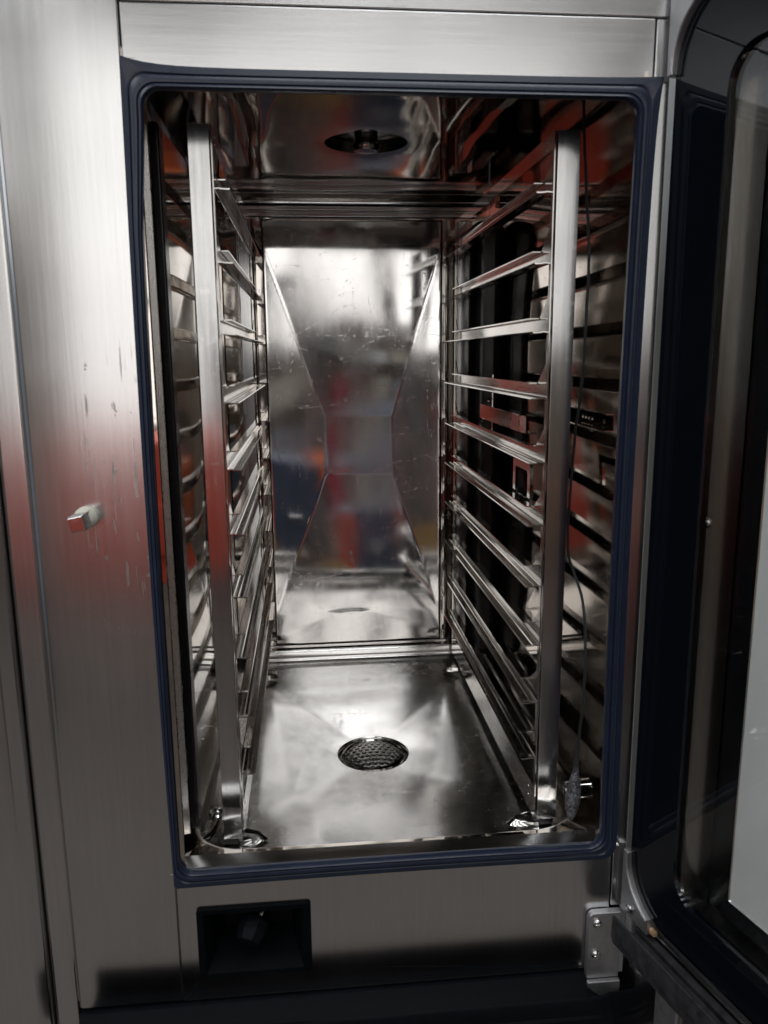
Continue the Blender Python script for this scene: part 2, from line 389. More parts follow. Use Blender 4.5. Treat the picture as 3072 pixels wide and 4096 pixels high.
# white appliance wall to the right, seen through the glass of the door
t = empty('white_cabinet', (1.1, .45, FZ), 'smooth white appliance side seen through the glass of the open door', 'appliance')
box('side_panel', -.72, .9, -.3, .3, .05, 2.6, M['white'], t, .01)
box('plinth', -.70, .88, -.28, .28, 0, .05, M['dark'], t)

# ================================================================== THE OVEN
oven = empty('combi_oven', (0, 0, FZ), 'large stainless steel combi oven with its glass door open and chamber empty', 'oven')
OV = Matrix.Translation((0, 0, -FZ))
def own(o): # parts are modelled in world coordinates; the oven's empty stands at floor level
    o.parent = oven; o.matrix_parent_inverse = Matrix.Translation((0, 0, -FZ)); return o

# ---- front cladding
def panel(name, pts, depth, mat, bevel=.0012):
    return own(MB().prism(pts, 0, depth, 1).build(name, mat, None, bevel=bevel))
# left column with a folded edge
lp = MB()
prof = [(-.2182, .02), (-.2182, .001), (-.2192, 0), (-.3135, 0), (-.3168, .0004), (-.3190, .0022), (-.3200, .006), (-.3215, .035)]
zs = [-.1165, .0, .25, .5, .75, .98]
lp.loops([[(x + wob(x, 0, z, 3, .0) , y, z) for (x, y) in prof] for z in zs], closed=False)
own(lp.build('left_front_panel', M['brushed_left'], smooth=True))
own(box('corner_channel', -.3455, -.3200, .0075, .05, -.20, .98, M['brushed'], bevel=.004))
own(box('top_front_panel', -.2165, .2190, 0, .02, .735, .7885, M['brushed_h'], bevel=.0012))
own(box('control_fascia', -.2165, .2345, -.0002, .02, .7893, .98, M['brushed_h'], bevel=.0012))
own(box('right_front_strip', .2203, .2345, .0006, .03, -.046, .7885, M['brushed'], bevel=.0012))
bpn = [rrect(-.2178, .2186, -.1185, .030, .0015, 4), rrect(-.1990, -.0895, -.0912, -.0153, .003, 4)]
own(MB().loops([[(x, .02, z) for x, z in bpn[0]], [(x, .0012, z) for x, z in bpn[0]], [(x, .0004, z) for x, z in rrect(-.2170, .2178, -.1177, .030, .0015, 4)], [(x, .0004, z) for x, z in bpn[1]], [(x, .004, z) for x, z in bpn[1]]]).build('lower_front_panel', M['brushed'], smooth=True))
own(box('panel_backing', -.33, .25, .045, .05, -.2, -.02, M['black']))
own(box('seam_shadow_strip', -.2220, -.2150, .0205, .024, -.12, .98, M['black']))
own(box('seam_filler', .2170, .2215, .0205, .024, -.05, .98, M['black']))

# ---- gasket: nested rounded loops, flared square corners at the top
def gk(inset, rin, w, flare):
    x0, x1, z0, z1 = -.2188 + inset, .2222 - inset, .0112 + inset, .7412 - inset
    r = [max(.0012, rin)] * 4
    if inset < .004: r = [.004, .016, .0012, .0012]
    pts = densify(rrect(x0, x1, z0, z1, r, 8), .02) if False else None
    base = rrect(x0, x1, z0, z1, r, 8)
    out = []
    # each of the four straight runs is split into the same number of steps so that loops can be bridged
    k = 9
    for c in range(4):
        seg = base[c * k:(c + 1) * k]; out += seg
        a = Vector(seg[-1]); b = Vector(base[((c + 1) * k) % len(base)])
        for i in range(1, 24): out.append(tuple(a.lerp(b, (1 - math.cos(math.pi * i / 24)) / 2)))
    res = []
    for x, z in out:
        tl = math.exp(-max(0, x + .219) / .022) * math.exp(-max(0, .742 - z) / .03)
        tr = math.exp(-max(0, .2222 - x) / .030) * math.exp(-max(0, .742 - z) / .03)
        fx = -.0 * tl + .0048 * tr * flare
        fz = .0085 * tl * flare + .0022 * tr * flare
        lean = .0022 * (z / .74) if x > 0 else .0
        bow = -.0016 * math.cos(min(1, abs(x) / .22) * math.pi / 2) if z < .1 else 0
        bw = -(.0022 + .0030 * (1 - z / .74)) * min(1, max(0, .70 - z) / .08) * inset / .017 if x < -.19 else 0
        fx += bw - .0030 * math.sin(math.pi * min(1, max(0, z / .74)))
        res.append((x + fx + lean * .4 + bw, w, z + fz - bow))
    return res
gl = [gk(0, 0, -.0012, 1), gk(.0004, 0, -.0040, 1), gk(.0056, .012, -.0052, .55), gk(.0066, .0135, -.0042, .4), gk(.0078, .0145, -.0064, .2),
      gk(.0100, .0150, -.0076, .05), gk(.0122, .0155, -.0074, 0), gk(.0130, .0155, -.0062, 0), gk(.0140, .0155, -.0076, 0), gk(.0156, .0150, -.0084, 0), gk(.0168, .0145, -.0066, 0), gk(.0172, .014, -.0015, 0), gk(.0150, .014, .006, 0)]
g = MB().loops(gl).build('door_gasket', M['gasket'], smooth=True, weld=False)
own(g)

# ---- chamber
CX0, CX1, CY0, CY1, CZ0, CZ1 = -.2225, .2225, .030, .6300, .0, .7590
DR = (-.002, .290); DRr = .0485
def ring_sheet(name, inner, outer, zfun, steps, mat):
    L = []
    for k in range(steps + 1):
        t = k / steps
        L.append([(a[0] * (1 - t) + b[0] * t, a[1] * (1 - t) + b[1] * t, zfun(a[0] * (1 - t) + b[0] * t, a[1] * (1 - t) + b[1] * t, t)) for a, b in zip(inner, outer)])
    return L
def match_ring(outer, c, r):
    return [(c[0] + r * math.cos(math.atan2(p[1] - c[1], p[0] - c[0])), c[1] + r * math.sin(math.atan2(p[1] - c[1], p[0] - c[0]))) for p in outer]
# floor: pressed sheet falling in four creased facets to the drain
outer = densify(rrect(-.205, .205, .050, .598, (.050, .058, .02, .02), 10), .010)
inner = match_ring(outer, DR, DRr)
def zf(x, y, t):
    fall = -.0150 * (1 - t ** 1.0)
    return fall + wob(x, y, 0, 9, .0004) * math.sin(math.pi * min(1, t * 1.05)) + wob(x, y, 3, 4, .0017) * math.sin(math.pi * t)
L = ring_sheet('f', inner, outer, zf, 26, None)
# turned-down drain rim and upturned outer edge to the lip
rim = [[(DR[0] + (p[0] - DR[0]) * k, DR[1] + (p[1] - DR[1]) * k, L[0][i][2] + dz) for i, p in enumerate(L[0])] for k, dz in ((.90, -.016), (.935, -.014), (.955, -.006), (.975, -.0012))]
ex = [[(x * (1 + .0) + (x - 0) * 0 + nx * d, y + ny * d, h) for (x, y), (nx, ny) in zip(outer, [Vector((p[0] - 0, (p[1] - .324) * .75)).normalized()[:] for p in outer])] for d, h in ((.0012, .0012), (.0025, .006), (.0035, .014), (.0060, .0172), (.0090, .0178))]
own(MB().loops(rim + L + ex).build('chamber_floor', M['floor'], smooth=True, weld=False))
# lip between floor pan and gasket
def flat_ring(name, out2, in2, z_out, z_in, mat):
    return MB().loops([[(x, y, z_out) for x, y in out2], [(x, y, z_in) for x, y in in2]]).build(name, mat, smooth=False)
in2 = [(x + nx * .0085, y + ny * .0085) for (x, y), (nx, ny) in zip(outer, [Vector((p[0], (p[1] - .324) * .75)).normalized()[:] for p in outer])]
def sq(p):
    dx, dy = p[0], p[1] - .32
    sx = (.226 if dx > 0 else .226) / max(1e-6, abs(dx)); sy = (.322 if dy < 0 else .315) / max(1e-6, abs(dy))
    k = min(sx, sy); return (dx * k, .32 + dy * k)
own(MB().loops([[(*sq(p), .0245 if sq(p)[1] < .03 else .0185) for p in outer], [(p[0], p[1], .0178) for p in in2]]).build('chamber_lip', M['mirror'], smooth=True, weld=False))

# ceiling with the recess round the spray nozzle
couter = densify(rrect(-.2225, .2225, .034, .6300, .004, 3), .012)
NZ = (-.002, .288); NZr = .0485
cin = match_ring(couter, NZ, NZr)
def zc(x, y, t):
    s = math.sin(math.pi * min(1, t))
    return CZ1 - .006 * (1 - t) * 0 - .004 * s * 0 + wob(x, y, 5, 9, .0007) * s + wob(x, y, 8, 4.5, .0021) * s - .004 * (1 - t) ** 2 * t * 2
CL = ring_sheet('c', cin, couter, zc, 30, None)
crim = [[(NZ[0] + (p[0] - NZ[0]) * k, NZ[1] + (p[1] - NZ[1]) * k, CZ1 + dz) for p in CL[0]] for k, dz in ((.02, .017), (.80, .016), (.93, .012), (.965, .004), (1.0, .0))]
own(MB().loops(CL).build('chamber_ceiling', M['brown_mirror'], smooth=True, weld=False))
own(MB().loops(crim).build('nozzle_recess', M['darksteel'], smooth=True, weld=False))
own(box('ceiling_front_flange', -.2205, .2215, .010, .034, .7340, .7610, M['mirror'], bevel=.003))

# side and back walls as gently dented sheets
def rw(u, v):
    y = CY0 - .004 + (CY1 - CY0 + .004) * u; z = .016 + (CZ1 - .016) * v
    return (CX1 - .006 * math.sin(math.pi * u) * (.6 + .4 * math.cos(3 * v * math.pi)) + wob(3, y, z, 4.5, .0022), y, z)
own(grid_sheet('chamber_right_wall', rw, 40, 60, M['brown_mirror'], None))
own(box('dark_reflection_block', .1690, .2240, .500, .6285, .030, .712, M['black'], bevel=.022, seg=6))  # added black block, stands in for the photographer's dark reflection in this corner
own(grid_sheet('chamber_left_wall', lambda u, v: (CX0 + wob(5, u * .6, v * .7, 6, .002), CY0 + .002 + (CY1 - CY0) * u, .016 + (CZ1 - .016) * v), 30, 40, M['mirror'], None))
own(grid_sheet('chamber_back_wall', lambda u, v: (CX0 + (CX1 - CX0) * u, CY1 + wob(u * .44, 2, v * .7, 7, .0012), .0 + CZ1 * v), 20, 40, M['mirror'], None))
# reveal between gasket and chamber
rv = MB()
rv.prism([(.2105, -.001), (.2150, .004), (.2160, .012), (.2240, .030), (.2245, .030), (.2160, .0015), (.2150, -.001)], .018, .748, 2)
own(rv.build('right_reveal', M['mirror'], bevel=.0012))
rv = MB(); rv.prism([(-.2070, -.001), (-.2100, .006), (-.2225, .030), (-.2240, .030), (-.2150, .0015), (-.2120, -.001)], .018, .748, 2)
own(rv.build('left_reveal', M['mirror'], bevel=.0012))
own(box('front_sill', -.2165, .2165, -.001, .0015, .0170, .0250, M['mirror']))

# back frame rails above and below the guard plate
for nm, z0, z1 in (('back_frame_rail', .7300, .7475), ('back_frame_rail', .0035, .0215)):
    b = MB().prism([(.630, z0), (.6215, z0), (.6195, z0 + .002), (.6195, z0 + .0070), (.6225, z0 + .0082), (.6225, z0 + .0098), (.6190, z0 + .0115), (.6190, z1 - .0015), (.6205, z1), (.630, z1)], -.200, .2000, 0)
    own(b.build(nm, M['post'], bevel=.0006))
own(MB().prism([(.630, .7475), (.6150, .7500), (.6130, .7530), (.616, .7590), (.630, .7590)], -.21, .21, 0).build('ceiling_moulding', M['post'], bevel=.001))
own(MB().prism([(.630, .0035), (.6100, .0035), (.6040, .0015), (.6010, -.002), (.63, -.002)], -.20, .20, 0).build('floor_moulding', M['post'], bevel=.001))

# guard plate with the shallow hourglass pressing (hipped dish)
px0, px1, pz0, pz1, py = -.1436, .1440, .0225, .7275, .6195
cx0, cx1, cz0_, cz1_ = -.050, .062, .318, .4155
def plate_pt(u, v):
    x = px0 + (px1 - px0) * u; z = pz0 + (pz1 - pz0) * v
    def f(a, a0, c0, c1, a1): return 1.0 if c0 <= a <= c1 else ((a - a0) / (c0 - a0) if a < c0 else (a1 - a) / (a1 - c1))
    ex0, ex1, ez0, ez1 = px0 + .002, px1 - .002, pz0 + .002, pz1 - .002
    d = .0076 * max(0, min(f(x, ex0, cx0, cx1, ex1), f(z, ez0 + .055, cz0_, cz1_, ez1 - .04)))
    return (x, py + d + wob(x, 0, z, 8, .0005) + wob(x, 4, z, 4, .0018), z)
gp = own(grid_sheet('back_guard_plate', plate_pt, 90, 200, M['plate'], None))
sl = gp.modifiers.new('thickness', 'SOLIDIFY'); sl.thickness = .0012; sl.offset = 1
own(box('plate_edge_strip', .1445, .1475, .6170, .6300, .0225, .7275, M['rack'], bevel=.0005))

# left air baffle: bright front flange, black strip for the dark air gap, mirror face
own(MB().prism([(-.2185, .0625), (-.2120, .0645), (-.2120, .0665), (-.2185, .0665)], .026, .7160, 2).build('baffle_front_flange', M['cast_strip'], bevel=.0006))
own(box('baffle_gap_strip', -.2118, -.2030, .0668, .0900, .030, .7200, M['black'], bevel=.002))
def bf(u, v):
    y = .088 + .53 * u; z = .020 + .705 * v
    return (-.2085 + .0055 * math.sin(math.pi * u) + wob(9, y, z, 5, .0015), y, z)
own(grid_sheet('air_baffle', bf, 40, 50, M['mirror'], None))

# feet hooks: bent tongues standing on the floor around each rack foot
def hook(cx, cy, sx, ln, wd):
    mb = MB(); pts = []
    for i in range(17):
        a = math.pi * (i / 16) - math.pi / 2
        pts.append((sx * math.cos(a) * ln * (.7 + .3 * math.cos(a)), math.sin(a) * wd * (1 - .25 * math.cos(a))))
    Ls = [[(cx + x * k, cy + y * k, z) for x, y in pts] for k, z in ((1.28, .0004), (1.16, .0022), (1.04, .0052), (.98, .0064), (.94, .0060), (.95, .0030), (.97, .0008))]
    return own(mb.loops(Ls, closed=False).build('foot_hook', M['rack'], smooth=True))
hook(-.162, .087, 1, .022, .013); hook(.164, .086, -1, .026, .012); hook(-.160, .528, 1, .018, .008); hook(.158, .528, -1, .020, .008)
# rod guide and stud in the left front corner
pts = [(-.2180, .0600, .012), (-.2080, .0630, .012), (-.1990, .0730, .012), (-.1930, .0880, .012), (-.1905, .1060, .012), (-.1900, .130, .012)]
own(MB().tube(pts, .0042, 12).build('corner_rod', M['chrome'], smooth=True))
own(MB().lathe([(.0105, .0), (.0105, .004), (.009, .0055)], (-.190, .1180, .012), 'z', 20).build('baffle_washer', M['chrome'], smooth=True))
own(screw(None, (-.190, .1180, .0175), (0, 0, 1), .005))

# nozzle: short drilled tube hanging from the ceiling recess
nz = MB(); nz.lathe([(.0140, .778), (.0140, .7580), (.0150, .7570), (.0150, .7520), (.0135, .7498), (.006, .7495)], (NZ[0], NZ[1], 0), 'z', 28)
nzo = own(nz.build('spray_nozzle', M['rack'], smooth=True))
NZR = .0140
for a in (0, 1):
    c = MB().lathe([(.0012, -.0001), (.0012, .0004)], (0, 0, 0), 'z', 8).build('jet_hole', M['black'], None)
    aa = R(-72 - a * 50); c.parent = nzo; c.matrix_parent_inverse = Matrix.Identity(4)
    c.location = (NZ[0] + NZR * math.cos(aa), NZ[1] + NZR * math.sin(aa), .7640); c.rotation_euler = Vector((math.cos(aa), math.sin(aa), 0)).to_track_quat('Z', 'Y').to_euler()

# latch pin on the left panel
lpin = own(MB().lathe([(.0098, .002), (.0098, -.004), (.0090, -.0055), (.0088, -.010), (.0074, -.0118)], (-.2735, 0, .3785), 'y', 28).build('latch_collar', M['whiteplastic'], smooth=True))
pn = MB()
c, s_ = math.cos(R(12)), math.sin(R(12))
def sqr(h, y): return [(-.2735 + (a * c - b * s_) * h, y, .3785 + (a * s_ + b * c) * h) for a, b in ((-1, -1), (1, -1), (1, 1), (-1, 1))]
pn.loops([sqr(.0068, 0), sqr(.0068, -.027), sqr(.0060, -.0300)], True, True, True)
own(pn.build('latch_pin', M['post'], bevel=.0005))

# hand shower recess
rc = MB()
def q(x0, x1, z0, z1, y): return [(x0, y, z0), (x1, y, z0), (x1, y, z1), (x0, y, z1)]
def qr(x0, x1, z0, z1, r, y): return [(x, y, z) for x, z in rrect(x0, x1, z0, z1, r, 4)]
rc.loops([qr(-.2000, -.0885, -.0922, -.0143, .0035, .0), qr(-.2000, -.0885, -.0922, -.0143, .0035, -.0022), qr(-.1990, -.0895, -.0912, -.0153, .0035, -.0032),
          qr(-.1935, -.0955, -.0868, -.0200, .002, -.0030), qr(-.1920, -.0970, -.0850, -.0210, .002, -.0010), qr(-.1800, -.1080, -.0700, -.0230, .002, .034), qr(-.1800, -.1080, -.0700, -.0230, .002, .052)], cap1=True)
own(rc.build('shower_recess', M['recess'], smooth=True))
sh = empty('hand_shower', (-.148, .010, -.052), 'faceted black hand shower nozzle parked in the recess below the chamber', 'shower')
hdir = Vector((-.34, -.80, -.50)).normalized(); hq = hdir.to_track_quat('Z', 'Y').to_euler()
hd = MB(); hd.loops([[(r * math.cos(2 * math.pi * i / 8 + .2), r * math.sin(2 * math.pi * i / 8 + .2), h) for i in range(8)] for r, h in ((.0105, -.014), (.0150, -.010), (.0155, .004), (.0125, .012), (.0040, .0135))], True, True, True)
o = hd.build('nozzle_head', M['blackplastic'], sh, bevel=.0008); o.rotation_euler = hq
o = MB().lathe([(.0090, -.030), (.0098, -.028), (.0098, -.020), (.0088, -.0145)], n=20, cap=False).build('hose_ring', M['rack'], sh, True); o.rotation_euler = hq
o = MB().lathe([(.0070, -.048), (.0075, -.020)], n=16).build('hose', M['blackplastic'], sh, True); o.rotation_euler = hq

# drip gutter along the bottom
gt = MB()
X0, X1 = -.300, .190
prof = [(.016, -.1210), (-.004, -.1210), (-.012, -.1320), (-.026, -.1400), (-.036, -.1380), (-.0400, -.1300), (-.0410, -.1150), (-.0425, -.1125), (-.0455, -.1125), (-.0470, -.1150), (-.0470, -.1300), (-.0490, -.1325), (-.0440, -.165), (.016, -.165)]
pathg = [(-.318, 0, 0), (X0, 0, 0), (X1, 0, 0), (.197, .001, .0004), (.204, .005, .003), (.211, .013, .009), (.219, .020, .0155), (.229, .024, .0185), (.245, .026, .019)]
gt.loops([[(x, y + dy if y < -.03 else y, z - dz) for y, z in prof] for x, dy, dz in pathg], True, True, True)
own(gt.build('drip_gutter', M['blackplastic'], smooth=True))

# lower hinge bracket
hb = MB()
hb.prism(rrect(.1945, .2290, -.1235, -.0470, (.002, .001, .001, .007), 6), -.0085, -.0005, 1)
hbr = own(hb.build('hinge_bracket', M['cast'], bevel=.0015))
own(MB().prism([(.1945, -.1232), (.2290, -.1232), (.2290, -.1470), (.2130, -.1470), (.1945, -.1290)], -.014, -.0085, 1).build('bracket_foot', M['cast'], bevel=.0012))
for z in (-.0580, -.0945):
    for sc_ in [own(screw(None, (.2035, -.0088, z), (0, -1, 0), .0048))]: pass

# ================================================================== DOOR (part of the oven; local x = along the door, y = away from its inner face)
ANG = -math.pi / 2 + R(15)
door = bpy.data.objects.new('door', None); COL.objects.link(door); own(door)
door.location = (.2345, -.010, 0); door.rotation_euler = (0, 0, ANG); door.empty_display_size = .05
W_, ZB, ZT = .50, -.0305, .795
def dl(s0, s1, z0, z1, r, y, n=8):
    return [(x, y, z) for x, z in rrect(s0, s1, z0, z1, r, n)]
ir = [dl(.0, W_, ZB, ZT, .05, .0), dl(.0, W_, ZB, ZT, .05, .004), dl(.0600, W_ - .06, .0145, .7425, .028, .004), dl(.0600, W_ - .06, .0145, .7425, .028, .0), dl(.0, W_, ZB, ZT, .05, .0)]
MB().loops(ir).build('inner_glass_border', M['glassprint'], door, smooth=True)
def slab(name, s0, s1, z0, z1, r, y0, y1, mat): return MB().loops([dl(s0, s1, z0, z1, r, y0), dl(s0, s1, z0, z1, r, y1)], True, True, True).build(name, mat, door, smooth=True)
slab('inner_glass', .0570, W_ - .057, .0110, .7460, .030, .0042, .0078, M['glass'])
slab('outer_glass', .0902, W_ - .08, .0200, .7300, .003, .0402, .0438, M['glass'])
orr = [dl(-.002, W_, ZB - .01, ZT + .01, .01, .0400), dl(-.002, W_, ZB - .01, ZT + .01, .01, .0440), dl(.0900, W_ - .08, .0198, .7302, .003, .0440), dl(.0900, W_ - .08, .0198, .7302, .003, .0400), dl(-.002, W_, ZB - .01, ZT + .01, .01, .0400)]
MB().loops(orr).build('outer_glass_border', M['glassprint'], door, smooth=True)
ch = [dl(.040, W_ - .04, .000, .757, .012, 0.0082), dl(.0640, W_ - .064, .0155, .7400, .004, .0084), dl(.0655, W_ - .0655, .0125, .7415, .004, .0140), dl(.0670, W_ - .067, .0010, .7500, .004, .0385)]
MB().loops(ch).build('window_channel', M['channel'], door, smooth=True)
fr = [dl(-.004, W_, ZB - .012, ZT + .012, (.004, .004, .004, .004), .0399), dl(-.004, W_, ZB - .012, ZT + .012, .004, .0050), dl(-.001, W_ - .003, ZB - .008, ZT + .008, .05, .0048)]
MB().loops(fr).build('door_frame', M['brushed'], door, smooth=True)
for z in (.7365, .3735, .0215):
    screw(door, (.0655, .0080, z), (0, -1, 0), .0042)

def corner_bracket(top):
    z = (lambda v: ZT - (v - ZB)) if top else (lambda v: v)
    arc = []
    for i in range(11):
        a = R(180 + 70 * i / 10)   # concave side following the glass corner
        arc.append((.0520 + .0510 * math.cos(a), z(.0190 + .0515 * math.sin(a))))
    ft = [(-.0065, z(.0190 + .004))] + [(.0005, z(.0190 + .004))] + arc + [(.0350, z(-.0400)), (.0340, z(-.0470)), (-.0065, z(-.0440))]
    mb = MB(); mb.prism(ft if not top else ft[::-1], -.0045, .006, 1)
    o = mb.build('corner_bracket', M['cast'], door, bevel=.0010)
    # raised rim along the arc
    rim = [(x + .0004, -.0062, zz) for x, zz in arc]
    r_ = MB().tube([(-.0 + .0012, -.0055, z(.0230))] + rim, .0016, 8).build('bracket_rim', M['cast'], None, smooth=True)
    r_.parent = o
    return o
cb = corner_bracket(False); ct = corner_bracket(True)
sx_ = screw(None, (.0090, -.0048, -.0350), (0, -1, 0), .0048); sx_.parent = cb
rs = MB().box(.0345, .0430, -.0025, .003, -.0440, -.0375).build('residue', M['rust'], None, bevel=.002); rs.parent = cb
# speckled drip channel screwed to the foot of the door
dc = MB()
pr = [(-.0320, -.0290), (-.0295, -.0290), (-.0295, -.0500), (-.006, -.0570), (-.004, -.0555), (-.004, -.0500), (.004, -.0500), (.004, -.060), (-.0300, -.0610), (-.0325, -.0520)]
dc.loops([[(s, y, z) for y, z in pr] for s in (.0165, .10, .2, .3, .4, W_)], True, True, True)
dc.build('door_drip_channel', M['speckled_dark'], door, bevel=.0008)
MB().box(-.012, W_, .006, .036, -.20, -.048).build('door_base', M['brushed'], door, bevel=.002)
MB().box(.045, .075, .002, .006, -.20, -.062).build('hinge_plate', M['cast'], door, bevel=.001)
screw(door, (.088, .0058, -.120), (0, -1, 0), .004)

# ================================================================== RACKS
PITCH, Z1, YF, YB = .065, .6663, .0753, .5883
def make_rack(sgn):
    """sgn=-1 left rack, +1 right rack; built round its own origin at x=sgn*.170"""
    ox = sgn * .170
    t = empty('tray_rack', (ox, .33, 0), '', '')
    def X(a): return sgn * a - ox
    def yy(y): return y - .33
    # posts: folded channels, open to the back
    for nm, y0, y1, wi in (('front_post', YF, YF + .012, 1), ('back_post', YB - .016, YB, 1)):
        a, b = (.1622, .1840) if sgn > 0 else (.1600, .1796); th = .0014; mb = MB()
        if nm == 'front_post': pl = [(a, y1), (a, y0), (b, y0), (b, y1), (b - th, y1), (b - th, y0 + th), (a + th, y0 + th), (a + th, y1)]
        else: pl = [(a, y0), (a, y1), (b, y1), (b, y0), (b - th, y0), (b - th, y1 - th), (a + th, y1 - th), (a + th, y0)]
        mb.prism([(X(p), yy(q_)) for p, q_ in pl], .0095, .7213, 2)
        mb.build(nm, M['post'], t, bevel=.0020 if nm == 'front_post' else .0008, seg=3)
    # side frame columns with the sheared openings
    s = MB(); XS = .1604 if sgn > 0 else .1586; xs = X(XS); zt, zb = .7213, .0095
    lev = [(zt, 0), (.7060, 0)]
    fr_, rr_ = .0850, .5760
    levels = [(.7213, .1120, .5530, False), (.7060, .1120, .5530, True), (.6990, .0850, .5760, True)]
    rows = []
    yf0, yb0 = YF + .003, YB - .001
    rows.append((.7213, fr_, rr_)); rows.append((.7060, fr_, rr_))
    for i in range(10):
        z = Z1 - PITCH * i
        rows.append((z + .0345 if i else .700, fr_, rr_)); rows.append((z + .0146, .1120, .5560)); rows.append((z, fr_, rr_))
    rows.append((.0450, fr_, rr_)); rows.append((.0095, fr_, rr_))
    for (za, fa, ra), (zb_, fb, rb_) in zip(rows, rows[1:]):
        s.add([(xs, yy(yf0), za), (xs, yy(fa), za), (xs, yy(fb), zb_), (xs, yy(yf0), zb_)], [(0, 1, 2, 3)])
        s.add([(xs, yy(yb0), za), (xs, yy(ra), za), (xs, yy(rb_), zb_), (xs, yy(yb0), zb_)], [(0, 1, 2, 3)])
    s.add([(xs, yy(fr_), .7213), (xs, yy(rr_), .7213), (xs, yy(rr_), .7060), (xs, yy(fr_), .7060)], [(0, 1, 2, 3)])
    s.add([(xs, yy(fr_), .0450), (xs, yy(rr_), .0450), (xs, yy(rr_), .0095), (xs, yy(fr_), .0095)], [(0, 1, 2, 3)])
    so = s.build('side_frame', M['rack'], t); so_ = so.modifiers.new('th', 'SOLIDIFY'); so_.thickness = .0012; so_.offset = 0
    # rails
    for i in range(10):
        z = Z1 - PITCH * i
        r = MB(); U = .0012
        def strip(pts_a, pts_b): r.add(pts_a + pts_b, [(k, k + 1, len(pts_a) + k + 1, len(pts_a) + k) for k in range(len(pts_a) - 1)])
        # section from lower lip through web to upper lip
        low = [(.1440, z + .0004), (.1450, z - .0002), (.1525, z + .0002), (.1535, z + .0008), (XS - .0012, z + .0002), (XS, z + .0012)]
        upp = [(XS, z + .0134), (XS - .0012, z + .0146), (.1505, z + .0146)]
        A = [(X(x), yy(YF + .0035), zz) for x, zz in low]; B = [(X(x), yy(.5800), zz) for x, zz in low]; strip(A, B)
        A = [(X(x), yy(.1120 if k else .0995), zz) for k, (x, zz) in enumerate(upp)]; B = [(X(x), yy(.5560), zz) for x, zz in upp]; strip(A, B)
        r.add([(X(XS), yy(fr_), z + .0012), (X(XS), yy(.5760), z + .0012), (X(XS), yy(.5560), z + .0134), (X(XS), yy(.1100), z + .0134)], [(0, 1, 2, 3)])
        o = r.build('rail', M['rack'], t, smooth=False)
        sd = o.modifiers.new('th', 'SOLIDIFY'); sd.thickness = .0012; sd.offset = 0
    for z in (.062, .050) : pass
    for z in (.036, .026, .7155, .709):
        o = MB().lathe([(.0016, 0), (.0013, .0006), (.0004, .0008)], n=12).build('rivet', M['chrome'], t, True)
        o.location = (X(XS - .0008), yy(.1010), z); o.rotation_euler = (0, R(-90 * sgn), 0)
    box('foot', min(X(.1640), X(.1820)), max(X(.1640), X(.1820)), yy(YF + .004), yy(YF + .020), .0005, .0090, M['black'], t)
    box('foot', min(X(.1640), X(.1820)), max(X(.1640), X(.1820)), yy(YB - .015), yy(YB - .003), .0005, .0090, M['black'], t)
    return t
lr = make_rack(-1); tag(lr, 'stainless hanging rack with ten tray rails on the left side of the chamber', 'rack', 'tray racks in the chamber')
rr = make_rack(1); tag(rr, 'stainless rack with ten tray rails on the right side, beside the probe cable', 'rack', 'tray racks in the chamber')

# ---- drain strainer: domed perforated disc in a rim
st = empty('drain_strainer', (DR[0], DR[1], -.0168), 'round domed strainer full of small holes sitting in the floor drain', 'strainer')
rs_ = .0405
def dome(r): return .0075 * (1 - (r / rs_) ** 2)
bm = bmesh.new(); hex_p = .0088; hr = .0029
centers = []
for j in range(-8, 9):
    for i in range(-8, 9):
        x = (i + .5 * (j % 2)) * hex_p; y = j * hex_p * .866
        if math.hypot(x, y) < rs_ - .0042: centers.append((x, y))
# each hexagonal cell is a ring between a hexagon and its round hole
for x, y in centers:
    n = 12; H = []; I = []
    for k in range(n):
        a = 2 * math.pi * k / n + math.pi / 6
        hx_r = hex_p / 2 / math.cos((a - math.pi / 6 + math.pi / 6) % (math.pi / 3) - math.pi / 6)
        hx_r = hex_p / 2 / math.cos(((a) % (math.pi / 3)) - math.pi / 6) if False else hex_p / 2 / math.cos(((a + math.pi / 6) % (math.pi / 3)) - math.pi / 6)
        p = (x + hx_r * math.cos(a), y + hx_r * math.sin(a)); q_ = (x + hr * math.cos(a), y + hr * math.sin(a))
        H.append(bm.verts.new((p[0], p[1], dome(math.hypot(*p))))); I.append(bm.verts.new((q_[0], q_[1], dome(math.hypot(*q_)))))
    for k in range(n): bm.faces.new((H[k], H[(k + 1) % n], I[(k + 1) % n], I[k]))
bmesh.ops.remove_doubles(bm, verts=bm.verts, dist=.00025)
me = bpy.data.meshes.new('perforated_disc'); bm.to_mesh(me); bm.free()
for p in me.polygons: p.use_smooth = True
o = link('perforated_disc', me, M['cast_strip'], st); sd = o.modifiers.new('th', 'SOLIDIFY'); sd.thickness = .0009
MB().lathe([(.0372, .0006), (.0385, .0022), (.0405, .0016), (.0425, .0008), (.0440, -.002), (.0425, -.005), (.0372, -.003), (.0372, .0006)], n=48, cap=False).build('rim', M['rack'], st, True)
o = MB().lathe([(.001, -.030), (.043, -.030), (.0465, -.004)], n=40).build('sump', M['black'], st, True)

